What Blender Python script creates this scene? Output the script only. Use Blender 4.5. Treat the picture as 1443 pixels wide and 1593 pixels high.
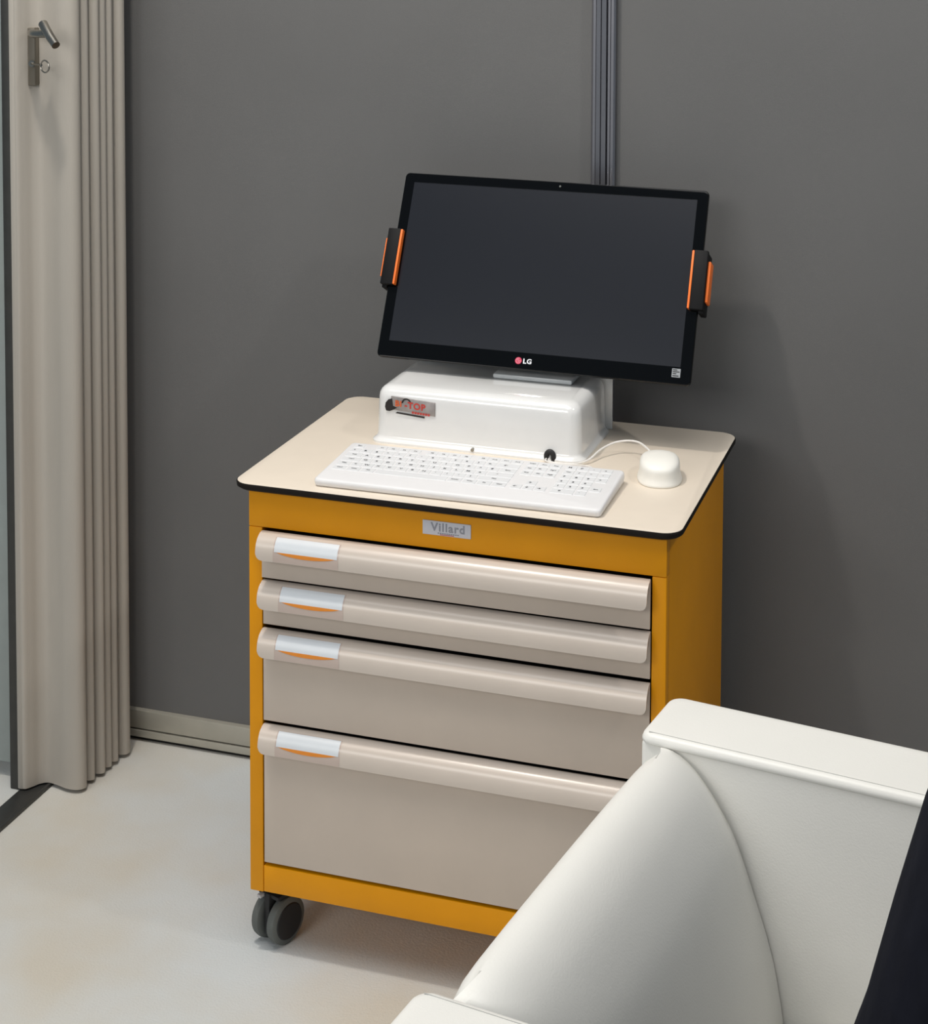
import bpy, bmesh, math, random
from mathutils import Vector, Matrix
random.seed(7)
for o in list(bpy.data.objects): bpy.data.objects.remove(o)
scene = bpy.context.scene
COL = scene.collection

# ------------------------------------------------------------------ camera
IMG_W, IMG_H = 1443.0, 1593.0
FPX, PPX, PPY = 2771.8, 720.9, -1.2
YAW, PITCH, ROLL = 0.3177, 0.0626, 0.0036
CAM = Vector((1.1783, -2.4432, 1.6687))
def cam_rows():
    cy, sy = math.cos(YAW), math.sin(YAW)
    cp, sp = math.cos(PITCH), math.sin(PITCH)
    cr, sr = math.cos(ROLL), math.sin(ROLL)
    B = Matrix(((1, 0, 0), (0, 0, -1), (0, 1, 0)))
    Rz = Matrix(((cy, -sy, 0), (sy, cy, 0), (0, 0, 1)))
    Rx = Matrix(((1, 0, 0), (0, cp, -sp), (0, sp, cp)))
    Rr = Matrix(((cr, -sr, 0), (sr, cr, 0), (0, 0, 1)))
    return Rr @ Rx @ B @ Rz.transposed()
_r = cam_rows()
camd = bpy.data.cameras.new('camera')
cam = bpy.data.objects.new('camera', camd); COL.objects.link(cam)
rot = Matrix((_r[0], -_r[1], -_r[2])).transposed()
cam.matrix_world = Matrix.Translation(CAM) @ rot.to_4x4()
camd.sensor_fit = 'HORIZONTAL'; camd.sensor_width = 36.0
camd.lens = FPX / IMG_W * 36.0
camd.shift_x = (IMG_W / 2 - PPX) / IMG_W
camd.shift_y = -(IMG_H / 2 - PPY) / IMG_W
camd.clip_start = 0.05
scene.camera = cam

# ------------------------------------------------------------------ world, lights, exposure
scene.view_settings.view_transform = 'Standard'
scene.view_settings.look = 'None'
scene.view_settings.gamma = 1.0
scene.view_settings.use_curve_mapping = False
scene.view_settings.exposure = -0.1
world = bpy.data.worlds.new('hall'); scene.world = world; world.use_nodes = True
bg = world.node_tree.nodes['Background']
bg.inputs[0].default_value = (0.72, 0.87, 1.0, 1); bg.inputs[1].default_value = 0.27
def aim(o, target):
    o.rotation_euler = (Vector(target) - o.location).to_track_quat('-Z', 'Y').to_euler()
def area(name, loc, target, size, power, color):
    l = bpy.data.lights.new(name, 'AREA'); l.shape = 'RECTANGLE'; l.size, l.size_y = size
    l.energy = power; l.color = color
    o = bpy.data.objects.new(name, l); COL.objects.link(o); o.location = loc; aim(o, target); return o
def spot(name, loc, target, power, color, angle, radius, blend=0.6):
    l = bpy.data.lights.new(name, 'SPOT'); l.energy = power; l.color = color
    l.spot_size = math.radians(angle); l.spot_blend = blend; l.shadow_soft_size = radius
    o = bpy.data.objects.new(name, l); COL.objects.link(o); o.location = loc; aim(o, target); return o
area('hall_ceiling_light', (0.2, -1.3, 4.6), (0.5, -0.8, 0), (3.2, 2.6), 92, (1.0, 0.97, 0.93))
area('front_fill_light', (-1.0, -5.6, 3.2), (0.4, 0.0, 0.6), (3.0, 1.4), 100, (1.0, 0.97, 0.93))  # unseen fill lamp added on the camera side to brighten upright fronts
spot('booth_spotlight', (-0.20, -0.30, 3.1), (0.45, 0.10, 0.7), 98, (1.0, 0.93, 0.84), 100, 0.05)
spot('booth_spotlight_rail', (-0.9, 0.48, 2.9), (0.7, -0.2, 0.6), 46, (1.0, 0.93, 0.85), 70, 0.05)
spot('booth_spotlight_side', (2.2, -0.35, 2.9), (1.15, 0.58, 1.45), 60, (1.0, 0.96, 0.91), 75, 0.08, 1.0)

# ------------------------------------------------------------------ materials
def s2l(c):
    c /= 255.0
    return c / 12.92 if c <= 0.04045 else ((c + 0.055) / 1.055) ** 2.4
def rgb(*c): return tuple(s2l(x) for x in c) + (1.0,)
MATS = {}
def mat(name, color, rough=0.5, metal=0.0, spec=0.5, var=0.06, nscale=30.0, bump=0.0, bscale=400.0,
        coat=0.0, trans=0.0, alpha=1.0, stretch=None):
    if name in MATS: return MATS[name]
    m = bpy.data.materials.new(name); m.use_nodes = True
    nt = m.node_tree; b = nt.nodes['Principled BSDF']
    b.inputs['Roughness'].default_value = rough; b.inputs['Metallic'].default_value = metal
    b.inputs['Specular IOR Level'].default_value = spec
    b.inputs['Coat Weight'].default_value = coat; b.inputs['Coat Roughness'].default_value = 0.05
    b.inputs['Transmission Weight'].default_value = trans; b.inputs['Alpha'].default_value = alpha
    tc = nt.nodes.new('ShaderNodeTexCoord'); geo = tc.outputs['Object']
    if stretch:
        mp = nt.nodes.new('ShaderNodeMapping'); mp.inputs['Scale'].default_value = stretch
        nt.links.new(geo, mp.inputs[0]); geo = mp.outputs[0]
    n = nt.nodes.new('ShaderNodeTexNoise'); n.inputs['Scale'].default_value = nscale; n.inputs['Detail'].default_value = 4
    nt.links.new(geo, n.inputs['Vector'])
    r = nt.nodes.new('ShaderNodeValToRGB')
    c = rgb(*color)
    r.color_ramp.elements[0].position = 0.3; r.color_ramp.elements[1].position = 0.7
    r.color_ramp.elements[0].color = tuple(x * (1 - var) for x in c[:3]) + (1,)
    r.color_ramp.elements[1].color = tuple(min(1, x * (1 + var)) for x in c[:3]) + (1,)
    nt.links.new(n.outputs['Fac'], r.inputs[0]); nt.links.new(r.outputs[0], b.inputs['Base Color'])
    if bump:
        n2 = nt.nodes.new('ShaderNodeTexNoise'); n2.inputs['Scale'].default_value = bscale; n2.inputs['Detail'].default_value = 3
        nt.links.new(geo, n2.inputs['Vector'])
        bp = nt.nodes.new('ShaderNodeBump'); bp.inputs['Strength'].default_value = bump; bp.inputs['Distance'].default_value = 0.002
        nt.links.new(n2.outputs['Fac'], bp.inputs['Height']); nt.links.new(bp.outputs[0], b.inputs['Normal'])
    MATS[name] = m; return m
M_WALL = mat('grey_wall_board', (100, 100, 100), 0.75, var=0.05, nscale=3, bump=0.15, bscale=900)
M_ALU = mat('aluminium', (175, 175, 172), 0.32, 1.0, var=0.04, nscale=8, stretch=(1, 1, 30))
M_ALUP = mat('anodised_profile', (138, 138, 144), 0.34, 0.8, var=0.03)
M_ALUB = mat('base_rail_aluminium', (180, 177, 166), 0.45, 0.45, var=0.03)
M_DARK = mat('dark_gap', (22, 21, 20), 0.8)
M_TRACK = mat('track_metal', (72, 72, 70), 0.5, 0.6, var=0.1)
M_CURT = mat('folding_door_vinyl', (172, 166, 157), 0.6, var=0.05, nscale=14, bump=0.12, bscale=500, stretch=(1, 1, 0.15))
M_PALE = mat('pale_glossy_panel', (150, 158, 156), 0.08, spec=0.7, var=0.03)
M_YEL = mat('yellow_painted_steel', (226, 150, 0), 0.42, spec=0.3, var=0.03, nscale=12, bump=0.05, bscale=1500)
M_DRAW = mat('beige_painted_steel', (202, 188, 175), 0.40, var=0.02, nscale=12, bump=0.03, bscale=1500)
M_HAND = mat('beige_handle_plastic', (208, 196, 185), 0.26, var=0.02, nscale=12)
M_CORE = mat('black_laminate_core', (24, 19, 16), 0.7, spec=0.2)
M_TOP = mat('cream_laminate', (226, 214, 198), 0.42, var=0.015, nscale=20, bump=0.03, bscale=900)
M_CARD = mat('label_card', (214, 219, 224), 0.35, var=0.02)
M_ORANGE = mat('orange_print', (226, 138, 44), 0.4, var=0.04)
M_CLEAR = mat('clear_label_cover', (196, 178, 168), 0.18, spec=0.6, var=0.02)
M_TIRE = mat('grey_rubber', (92, 95, 92), 0.7, var=0.08)
M_HUB = mat('black_plastic', (24, 24, 26), 0.55)
M_TAB = mat('caster_tab', (190, 190, 192), 0.4)
M_GLOSSW = mat('glossy_white_shell', (230, 230, 229), 0.12, var=0.01, coat=0.5)
M_WHITE = mat('white_silicone', (230, 229, 230), 0.5, var=0.01)
M_KEY = mat('pale_key', (222, 223, 225), 0.5, var=0.015)
M_PRINT = mat('grey_print', (56, 56, 62), 0.6)
M_MOUSE = mat('white_mouse', (240, 238, 231), 0.42, var=0.01)
M_CABLE = mat('white_cable', (225, 222, 218), 0.45)
M_BEZEL = mat('glossy_black', (6, 7, 9), 0.05, spec=0.22, var=0.02)
M_SCREEN = mat('dark_screen', (20, 23, 31), 0.25, spec=0.4, var=0.02)
M_CLAMP = mat('black_clamp', (14, 14, 16), 0.6, spec=0.2)
M_ORC = mat('orange_rubber', (255, 122, 44), 0.5)
M_RED = mat('logo_red', (206, 50, 84), 0.4)
M_PINK = mat('logo_pale', (226, 150, 165), 0.4)
M_LOGOW = mat('logo_white', (222, 224, 228), 0.4)
M_STICK = mat('grey_sticker', (150, 154, 158), 0.4)
M_STAND = mat('silver_stand', (206, 209, 210), 0.25, 0.0)
M_BADGE = mat('silver_badge', (158, 152, 150), 0.35, 0.3, var=0.25, nscale=60)
M_BADGEK = mat('badge_black', (30, 24, 24), 0.5)
M_BADGER = mat('badge_red', (196, 62, 52), 0.5)
M_BADGEO = mat('badge_orange', (212, 92, 40), 0.5)
M_PLATE = mat('name_plate', (206, 205, 212), 0.35, 0.0, var=0.03)
M_LETTER = mat('plate_letter', (146, 147, 156), 0.4, 0.0)
M_STEEL = mat('brushed_steel', (150, 147, 140), 0.25, 1.0)
M_LEATHER = mat('white_leather', (230, 229, 224), 0.42, var=0.015, nscale=8, bump=0.10, bscale=420)
M_STITCH = mat('stitch', (176, 176, 172), 0.7)
M_CHROME = mat('chrome', (190, 190, 190), 0.1, 1.0)
M_SUIT = mat('navy_cloth', (20, 22, 31), 0.9, spec=0.1, var=0.15, nscale=40, bump=0.25, bscale=60)
M_TROUS = mat('charcoal_cloth', (34, 34, 38), 0.85, var=0.1, nscale=40, bump=0.2, bscale=60)
M_SKIN = mat('skin', (196, 148, 122), 0.5, var=0.05)
M_HAIR = mat('dark_hair', (38, 28, 22), 0.6, var=0.2, nscale=120)
M_SHOE = mat('black_shoe', (18, 17, 17), 0.3)

# floor: pale carpet under film, cloudy warm and cool patches
def floor_mat():
    m = bpy.data.materials.new('pale_carpet'); m.use_nodes = True
    nt = m.node_tree; b = nt.nodes['Principled BSDF']
    b.inputs['Roughness'].default_value = 0.5; b.inputs['Specular IOR Level'].default_value = 0.35
    tc = nt.nodes.new('ShaderNodeTexCoord')
    n = nt.nodes.new('ShaderNodeTexNoise'); n.inputs['Scale'].default_value = 2.4; n.inputs['Detail'].default_value = 5
    r = nt.nodes.new('ShaderNodeValToRGB')
    r.color_ramp.elements[0].position = 0.38; r.color_ramp.elements[0].color = rgb(199, 193, 181)
    r.color_ramp.elements[1].position = 0.62; r.color_ramp.elements[1].color = rgb(203, 207, 208)
    n2 = nt.nodes.new('ShaderNodeTexNoise'); n2.inputs['Scale'].default_value = 260; n2.inputs['Detail'].default_value = 3
    bp = nt.nodes.new('ShaderNodeBump'); bp.inputs['Strength'].default_value = 0.25; bp.inputs['Distance'].default_value = 0.003
    nt.links.new(tc.outputs['Object'], n.inputs['Vector']); nt.links.new(tc.outputs['Object'], n2.inputs['Vector'])
    nt.links.new(n.outputs['Fac'], r.inputs[0]); nt.links.new(r.outputs[0], b.inputs['Base Color'])
    nt.links.new(n2.outputs['Fac'], bp.inputs['Height']); nt.links.new(bp.outputs[0], b.inputs['Normal'])
    return m
M_FLOOR = floor_mat()

# ------------------------------------------------------------------ helpers
WL = {}     # world location of every object (nothing is rotated: meshes are built in world coordinates)
def tag(o, label=None, cat=None, group=None, kind=None):
    if label: o['label'] = label
    if cat: o['category'] = cat
    if group: o['group'] = group
    if kind: o['kind'] = kind
    return o
def empty(name, loc):
    o = bpy.data.objects.new(name, None); COL.objects.link(o); o.location = loc
    o.empty_display_size = 0.05; WL[o] = Vector(loc); return o
def link(name, me, center, parent):
    o = bpy.data.objects.new(name, me); COL.objects.link(o)
    WL[o] = Vector(center)
    if parent: o.parent = parent; o.location = WL[o] - WL[parent]
    else: o.location = WL[o]
    return o
def mk(name, V, F, m, parent=None, bev=0.0, seg=2, smooth=True, ang=35, fmat=None, tf=None, recalc=True):
    V = [Vector(v) for v in V]
    if tf: V = [tf(v) for v in V]
    lo = Vector([min(v[i] for v in V) for i in range(3)]); hi = Vector([max(v[i] for v in V) for i in range(3)])
    c = (lo + hi) / 2
    bm = bmesh.new()
    bv = [bm.verts.new(v - c) for v in V]
    for i, f in enumerate(F):
        try:
            fc = bm.faces.new([bv[k] for k in f])
            if fmat: fc.material_index = fmat[i]
        except ValueError: pass
    if recalc: bmesh.ops.recalc_face_normals(bm, faces=bm.faces)
    if bev:
        ed = [e for e in bm.edges if len(e.link_faces) == 2 and e.calc_face_angle(0) > math.radians(30)]
        bmesh.ops.bevel(bm, geom=ed, offset=bev, segments=seg, affect='EDGES', profile=0.5, clamp_overlap=True)
    me = bpy.data.meshes.new(name); bm.to_mesh(me); bm.free()
    for mm in (m if isinstance(m, (list, tuple)) else [m]): me.materials.append(mm)
    if smooth:
        me.shade_smooth()
        me.set_sharp_from_angle(angle=math.radians(ang))
    return link(name, me, c, parent)
def boxg(x0, x1, y0, y1, z0, z1):
    V = [(x, y, z) for z in (z0, z1) for y in (y0, y1) for x in (x0, x1)]
    F = [(0, 2, 3, 1), (4, 5, 7, 6), (0, 1, 5, 4), (2, 6, 7, 3), (0, 4, 6, 2), (1, 3, 7, 5)]
    return V, F
def box(name, x0, x1, y0, y1, z0, z1, m, parent=None, bev=0.0, seg=2, tf=None):
    V, F = boxg(x0, x1, y0, y1, z0, z1)
    return mk(name, V, F, m, parent, bev, seg, tf=tf)
def join(*geos):
    V, F = [], []
    for v, f in geos:
        k = len(V); V += list(v); F += [tuple(i + k for i in q) for q in f]
    return V, F
def loft(rings, closed=True, cap0=True, cap1=True):
    n = len(rings[0]); V = [p for r in rings for p in r]; F = []
    for i in range(len(rings) - 1):
        for j in range(n if closed else n - 1):
            k = (j + 1) % n
            F.append((i * n + j, i * n + k, (i + 1) * n + k, (i + 1) * n + j))
    if closed and cap0: F.append(tuple(range(n))[::-1])
    if closed and cap1: F.append(tuple((len(rings) - 1) * n + j for j in range(n)))
    return V, F
def prism(poly, z0, z1):
    return loft([[(x, y, z0) for x, y in poly], [(x, y, z1) for x, y in poly]])
def rr(x0, x1, y0, y1, r, n=6):
    out = []
    for cx, cy, a in ((x1 - r, y1 - r, 0), (x0 + r, y1 - r, 90), (x0 + r, y0 + r, 180), (x1 - r, y0 + r, 270)):
        for i in range(n + 1):
            t = math.radians(a + 90 * i / n); out.append((cx + r * math.cos(t), cy + r * math.sin(t)))
    return out
def catmull(P, k=8):
    P = [Vector(p) for p in P]; out = []
    for i in range(len(P) - 1):
        p0 = P[max(i - 1, 0)]; p1 = P[i]; p2 = P[i + 1]; p3 = P[min(i + 2, len(P) - 1)]
        for j in range(k):
            t = j / k
            out.append(0.5 * ((2 * p1) + (p2 - p0) * t + (2 * p0 - 5 * p1 + 4 * p2 - p3) * t * t + (3 * p1 - p0 - 3 * p2 + p3) * t ** 3))
    out.append(P[-1]); return out
def tubeg(P, r, n=10):
    P = [Vector(p) for p in P]; rings = []
    rs = r if isinstance(r, (list, tuple)) else [r] * len(P)
    t0 = (P[1] - P[0]).normalized()
    u = t0.cross(Vector((0, 0, 1)))
    if u.length < 1e-3: u = t0.cross(Vector((1, 0, 0)))
    u.normalize()
    for i, p in enumerate(P):
        t = (P[min(i + 1, len(P) - 1)] - P[max(i - 1, 0)]).normalized()
        u = (u - t * u.dot(t)).normalized(); v = t.cross(u)
        rings.append([p + (u * math.cos(2 * math.pi * k / n) + v * math.sin(2 * math.pi * k / n)) * rs[i] for k in range(n)])
    return loft(rings)
def text2d(s, size, spacing=1.0, shear=0.0, bold=0.0):
    cu = bpy.data.curves.new('t', 'FONT'); cu.body = s; cu.size = size; cu.space_character = spacing; cu.shear = shear
    cu.resolution_u = 3; cu.offset = bold * size
    o = bpy.data.objects.new('t', cu); me = o.to_mesh()
    V = [tuple(v.co) for v in me.vertices]; F = [tuple(p.vertices) for p in me.polygons]
    o.to_mesh_clear(); bpy.data.objects.remove(o); bpy.data.curves.remove(cu)
    return V, F
def center2d(g, cx=None, cy=None):
    V, F = g
    if not V: return g
    x0 = min(v[0] for v in V); x1 = max(v[0] for v in V); y0 = min(v[1] for v in V); y1 = max(v[1] for v in V)
    return [(v[0] - (x0 + x1) / 2, v[1] - (y0 + y1) / 2, v[2]) for v in V], F

# ------------------------------------------------------------------ the setting
WALL_Y = 0.59
o = box('floor', -4, 5, -5, 3, -0.06, 0, M_FLOOR); tag(o, 'pale off-white carpeted booth floor with cloudy stains', 'floor', kind='structure')
wb = empty('wall_back', (0.4, WALL_Y, 0)); tag(wb, 'dark grey partition wall of flat boards behind the yellow cabinet', 'wall', kind='structure')
for x0, x1 in ((-0.53, 0.421), (0.463, 1.414), (1.456, 2.407), (2.449, 3.4)):
    box('wall_panel', x0 - 0.004, x1 + 0.004, WALL_Y, WALL_Y + 0.016, 0.05, 2.5, M_WALL, wb)
def upright(name, xc, label):
    # aluminium system post with grooves, seen between two boards
    w = 0.0215
    prof = [(-w, 0.02), (-w, -0.010), (-w + 0.0035, -0.013), (-0.0135, -0.013), (-0.0135, -0.004), (-0.0115, -0.004), (-0.0115, -0.017), (-0.0035, -0.019),
            (-0.0035, -0.012), (-0.0015, -0.012), (-0.0015, -0.019), (0.006, -0.017), (0.006, -0.004), (0.0085, -0.004), (0.0085, -0.013), (0.0125, -0.013),
            (0.0125, -0.010), (0.0140, -0.010), (0.0140, -0.013), (w - 0.003, -0.013), (w, -0.010), (w, 0.02)]
    V, F = prism([(xc + a, WALL_Y + b) for a, b in prof], 0.0, 2.5)
    o = mk(name, V, F, M_ALUP, None, smooth=False)
    return tag(o, label, 'wall post', kind='structure')
upright('trim_1', 0.442, 'grooved aluminium wall post rising behind the monitor')
upright('trim_2', 1.435, 'grooved aluminium wall post right of the armchair')
upright('trim_3', -0.552, 'aluminium corner post behind the folding door stack')
bb = empty('baseboard_back', (-0.05, WALL_Y, 0)); tag(bb, 'brushed aluminium bottom rail along the grey back wall', 'baseboard', kind='structure')
for x0, x1 in ((-0.53, 0.4205), (0.4635, 1.4135)):
    box('rail_upper', x0, x1, WALL_Y - 0.012, WALL_Y + 0.012, 0.026, 0.062, M_ALUB, bb, 0.0012)
    box('rail_lower', x0, x1, WALL_Y - 0.013, WALL_Y + 0.012, 0.009, 0.023, M_ALUB, bb, 0.0012)
    box('rail_groove', x0, x1, WALL_Y - 0.006, WALL_Y + 0.011, 0.012, 0.05, M_DARK, bb)
    box('rail_gap_strip', x0, x1, WALL_Y - 0.003, WALL_Y + 0.011, 0.0, 0.012, M_DARK, bb)
# floor track of the folding door
ft = empty('trim_4', (-0.568, -0.6, 0)); tag(ft, 'dark metal floor track running under the folding door', 'floor track', kind='structure')
box('track_bed', -0.592, -0.552, -3.2, 0.57, 0.0, 0.004, M_TRACK, ft, 0.0008)
box('track_lip', -0.552, -0.546, -3.2, 0.57, 0.0, 0.007, M_TRACK, ft, 0.001)
# pale glossy panel and dark jamb outside the folding door
wl = box('wall_left', -1.7, -0.632, 0.372, 0.392, 0.03, 2.5, M_PALE, None, 0.001); tag(wl, 'pale glossy panel at the left edge beyond the folding door', 'wall panel', kind='structure')
jb = box('trim_5', -0.6145, -0.5955, 0.338, 0.40, 0.0, 2.5, M_TRACK, None, 0.002); tag(jb, 'dark metal jamb between pale panel and folding door', 'door jamb', kind='structure')

# folding (accordion) door, stacked against the back wall
door = empty('door_1', (-0.54, 0.45, 0)); tag(door, 'beige vinyl folding door pushed together in pleats with lever handle', 'folding door', kind='structure')
def ribbon(path, t, z0, z1, name, m, parent):
    P = [Vector((p[0], p[1], 0)) for p in path]; L, Rr_ = [], []
    for i, p in enumerate(P):
        d = (P[min(i + 1, len(P) - 1)] - P[max(i - 1, 0)]).normalized(); n = Vector((-d.y, d.x, 0))
        L.append((p + n * t / 2)); Rr_.append((p - n * t / 2))
    poly = [(q.x, q.y) for q in L] + [(q.x, q.y) for q in reversed(Rr_)]
    n = len(poly); k = n // 2
    V = [(x, y, z0) for x, y in poly] + [(x, y, z1) for x, y in poly]; F = []
    for j in range(n): F.append((j, (j + 1) % n, n + (j + 1) % n, n + j))
    for j in range(k - 1):
        F.append((j, j + 1, n - 2 - j, n - 1 - j)); F.append((n + j, n + n - 1 - j, n + n - 2 - j, n + j + 1))
    return mk(name, V, F, m, parent, ang=60)
lead = catmull([(-0.591, 0.340), (-0.581, 0.334), (-0.573, 0.345), (-0.565, 0.360), (-0.551, 0.369), (-0.529, 0.366), (-0.506, 0.360),
                (-0.487, 0.362), (-0.479, 0.371), (-0.482, 0.381), (-0.498, 0.385), (-0.56, 0.388), (-0.594, 0.392)], 6)
ribbon(lead, 0.005, 0.008, 2.4, 'lead_panel', M_CURT, door)
box('lead_post', -0.5945, -0.5825, 0.331, 0.352, 0.006, 2.4, M_CURT, door, 0.003)
tips = [(-0.4785, 0.4055), (-0.473, 0.434), (-0.4735, 0.459), (-0.4725, 0.482), (-0.467, 0.5165)]
yp = 0.392
for tx, ty in tips:
    w = 0.0085 if ty < 0.5 else 0.012
    yn = ty + 0.0125
    path = catmull([(-0.598, yp), (-0.575, ty - w), (-0.51, ty - w), (tx - 0.008, ty - w * 0.85), (tx, ty), (tx - 0.008, ty + w * 0.85), (-0.51, ty + w), (-0.575, ty + w), (-0.598, yn + 0.002)], 5)
    ribbon(path, 0.004, 0.008, 2.4, 'pleat', M_CURT, door); yp = yn + 0.002
ribbon(catmull([(-0.598, 0.532), (-0.56, 0.545), (-0.535, 0.56), (-0.532, 0.575)], 5), 0.004, 0.008, 2.4, 'pleat', M_CURT, door)
# lever handle on the lead panel
hp = box('handle_plate', -0.567, -0.552, 0.350, 0.367, 1.309, 1.414, mat('dull_brass_plate', (112, 106, 95), 0.5, 0.3), door, 0.002)
mk('handle_neck', *tubeg(catmull([(-0.5585, 0.352, 1.4045), (-0.550, 0.337, 1.406), (-0.534, 0.318, 1.407), (-0.512, 0.305, 1.408), (-0.496, 0.299, 1.409)], 5), 0.0072, 14), M_STEEL, hp)
mk('lever', *tubeg([(-0.5085, 0.308, 1.4255), (-0.497, 0.299, 1.416), (-0.483, 0.290, 1.404), (-0.466, 0.280, 1.391)], [0.0085, 0.0085, 0.0082, 0.0075], 16), M_STEEL, hp)
mk('lock_cylinder', *tubeg([(-0.5585, 0.352, 1.350), (-0.555, 0.344, 1.350)], 0.006, 14), M_STEEL, hp)
kg = join(tubeg([(-0.555, 0.344, 1.350), (-0.540, 0.334, 1.350), (-0.521, 0.322, 1.3505)], 0.0020, 8),
          tubeg([(-0.5105 + 0.0108 * math.cos(a * math.pi / 9), 0.316 - 0.004 * math.cos(a * math.pi / 9), 1.349 + 0.0108 * math.sin(a * math.pi / 9)) for a in range(19)], 0.0014, 6))
mk('key', *kg, M_STEEL, hp)

# ------------------------------------------------------------------ the drawer cabinet on casters
CX0, CX1, CY0, CY1 = 0.0228, 0.678, 0.0176, 0.4818
ZB, ZT = 0.101, 0.743
TZ = 0.755
cab = empty('drawer_cabinet', (0.35, 0.25, 0)); tag(cab, 'yellow steel drawer cabinet on casters with four beige drawers and cream top', 'cabinet')
box('side_panel', CX0, CX0 + 0.003, CY0 + 0.0222, CY1, ZB, ZT, M_YEL, cab, 0.0008)
box('side_panel', CX1 - 0.003, CX1, CY0 + 0.0222, CY1, ZB, ZT, M_YEL, cab, 0.0008)
box('back_panel', CX0, CX1, CY1 + 0.0001, CY1 + 0.003, ZB, ZT, M_YEL, cab, 0.0008)
box('bottom_panel', CX0 + 0.003, CX1 - 0.003, CY0 + 0.02, CY1, ZB, ZB + 0.004, M_YEL, cab)
box('corner_post', CX0, 0.0450, CY0, CY0 + 0.022, ZB, 0.6825, M_YEL, cab, 0.0012)
box('corner_post', 0.6570, CX1, CY0, CY0 + 0.022, ZB, 0.6825, M_YEL, cab, 0.0012)
box('top_rail', CX0, CX1, CY0, CY0 + 0.022, 0.6832, ZT, M_YEL, cab, 0.0012)
box('bottom_rail', 0.0455, 0.6565, CY0 + 0.0005, CY0 + 0.022, ZB + 0.0005, 0.1440, M_YEL, cab, 0.0015)
# worktop: black core with a cream face
core = mk('worktop', *loft([[(x, y, z) for x, y in rr(0 + e, 0.70 - e, 0 + e, 0.4969 - e, 0.028, 8)] for z, e in ((0.7432, 0.004), (0.7465, 0.0005), (0.7520, 0.0), (0.7540, 0.0008))]), M_CORE, cab)
mk('laminate_face', *loft([[(x, y, z) for x, y in rr(e, 0.70 - e, e, 0.4969 - e, 0.028, 8)] for z, e in ((0.7535, 0.0012), (0.7545, 0.0014), (0.7550, 0.0022))]), M_TOP, core)
# name plate with raised letters
pl = box('name_plate', 0.308, 0.3838, CY0 - 0.0016, CY0 + 0.001, 0.7048, 0.7262, M_PLATE, cab, 0.0005)
def on_front(g, x, z, y, parent, name, m, depth=0.0006):
    V, F = g
    return mk(name, [(x + v[0], y - v[2], z + v[1]) for v in V], F, m, parent, smooth=False, recalc=False)
on_front(center2d(text2d('Villard', 0.0175, 1.15, 0, 0.03)), 0.3475, 0.7175, CY0 - 0.0018, pl, 'plate_lettering', M_LETTER)
on_front(join(*[boxg(-0.0155 + i * 0.0034, -0.0155 + i * 0.0034 + 0.0026, -0.0008, 0.0008, 0, 0.0001) for i in range(10)]), 0.3475, 0.7085, CY0 - 0.0018, pl, 'plate_small_print', M_LETTER)
on_front(boxg(-0.011, 0.011, -0.0005, 0.0005, 0, 0.0001), 0.3465, 0.7064, CY0 - 0.0018, pl, 'plate_red_line', M_BADGER)

# drawers
HP = [(0.000, 0.000), (-0.004, -0.0006), (-0.010, -0.0028), (-0.0160, -0.0068), (-0.0200, -0.0120), (-0.0225, -0.0180), (-0.0237, -0.0245), (-0.0240, -0.0310), (-0.0238, -0.0375)]
HPd = catmull([(a, b, 0) for a, b in HP], 4)
_len = [0.0]
for i in range(1, len(HPd)): _len.append(_len[-1] + (HPd[i] - HPd[i - 1]).length)
def prof(s):
    L = max(0.0, min(1.0, s)) * _len[-1]
    for i in range(1, len(HPd)):
        if _len[i] >= L - 1e-12:
            t = (L - _len[i - 1]) / (_len[i] - _len[i - 1]); p = HPd[i - 1].lerp(HPd[i], t)
            d = (HPd[i] - HPd[i - 1]).normalized(); return p, Vector((d.y, -d.x, 0))    # normal outwards (-y, up)
    return HPd[-1], Vector((-1, 0, 0))
def patch(x0, x1, s0, s1, off, y, z, nx=12, ns=8, s1f=None):
    V, F = [], []
    for i in range(nx + 1):
        t = i / nx; x = x0 + (x1 - x0) * t; e = s1f(t) if s1f else s1
        for j in range(ns + 1):
            p, n = prof(s0 + (e - s0) * j / ns); q = p + n * off
            V.append((x, y + q.x, z + q.y))
    for i in range(nx):
        for j in range(ns):
            a = i * (ns + 1) + j; F.append((a, a + 1, a + ns + 2, a + ns + 1))
    return V, F
_p, _n = prof(0.6)
SGN = 1 if _n.x < 0 else -1
def handle_geo(x0, x1, y, z):
    xs = [(x0, 0.80), (x0 + 0.002, 0.91), (x0 + 0.005, 0.97), (x0 + 0.010, 1.0), (x1 - 0.010, 1.0), (x1 - 0.005, 0.97), (x1 - 0.002, 0.91), (x1, 0.80)]
    rings = []
    for x, k in xs:
        r = []
        for j in range(15):
            p, n = prof(k * j / 14); r.append((x, y + p.x, z + p.y))
        for j in range(14, -1, -1):
            p, n = prof(k * j / 14); q = p - n * SGN * 0.0022; r.append((x, y + q.x, z + q.y))
        rings.append(r)
    return loft(rings)
DR = [('top', 0.6795, 0.6060, 0.0125, 0.0465, 0.6555), ('second', 0.6015, 0.5315, 0.0160, 0.0470, 0.6555), ('third', 0.5255, 0.3785, 0.0160, 0.0470, 0.6555), ('bottom', 0.3725, 0.1500, 0.0175, 0.0470, 0.6555)]
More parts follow.
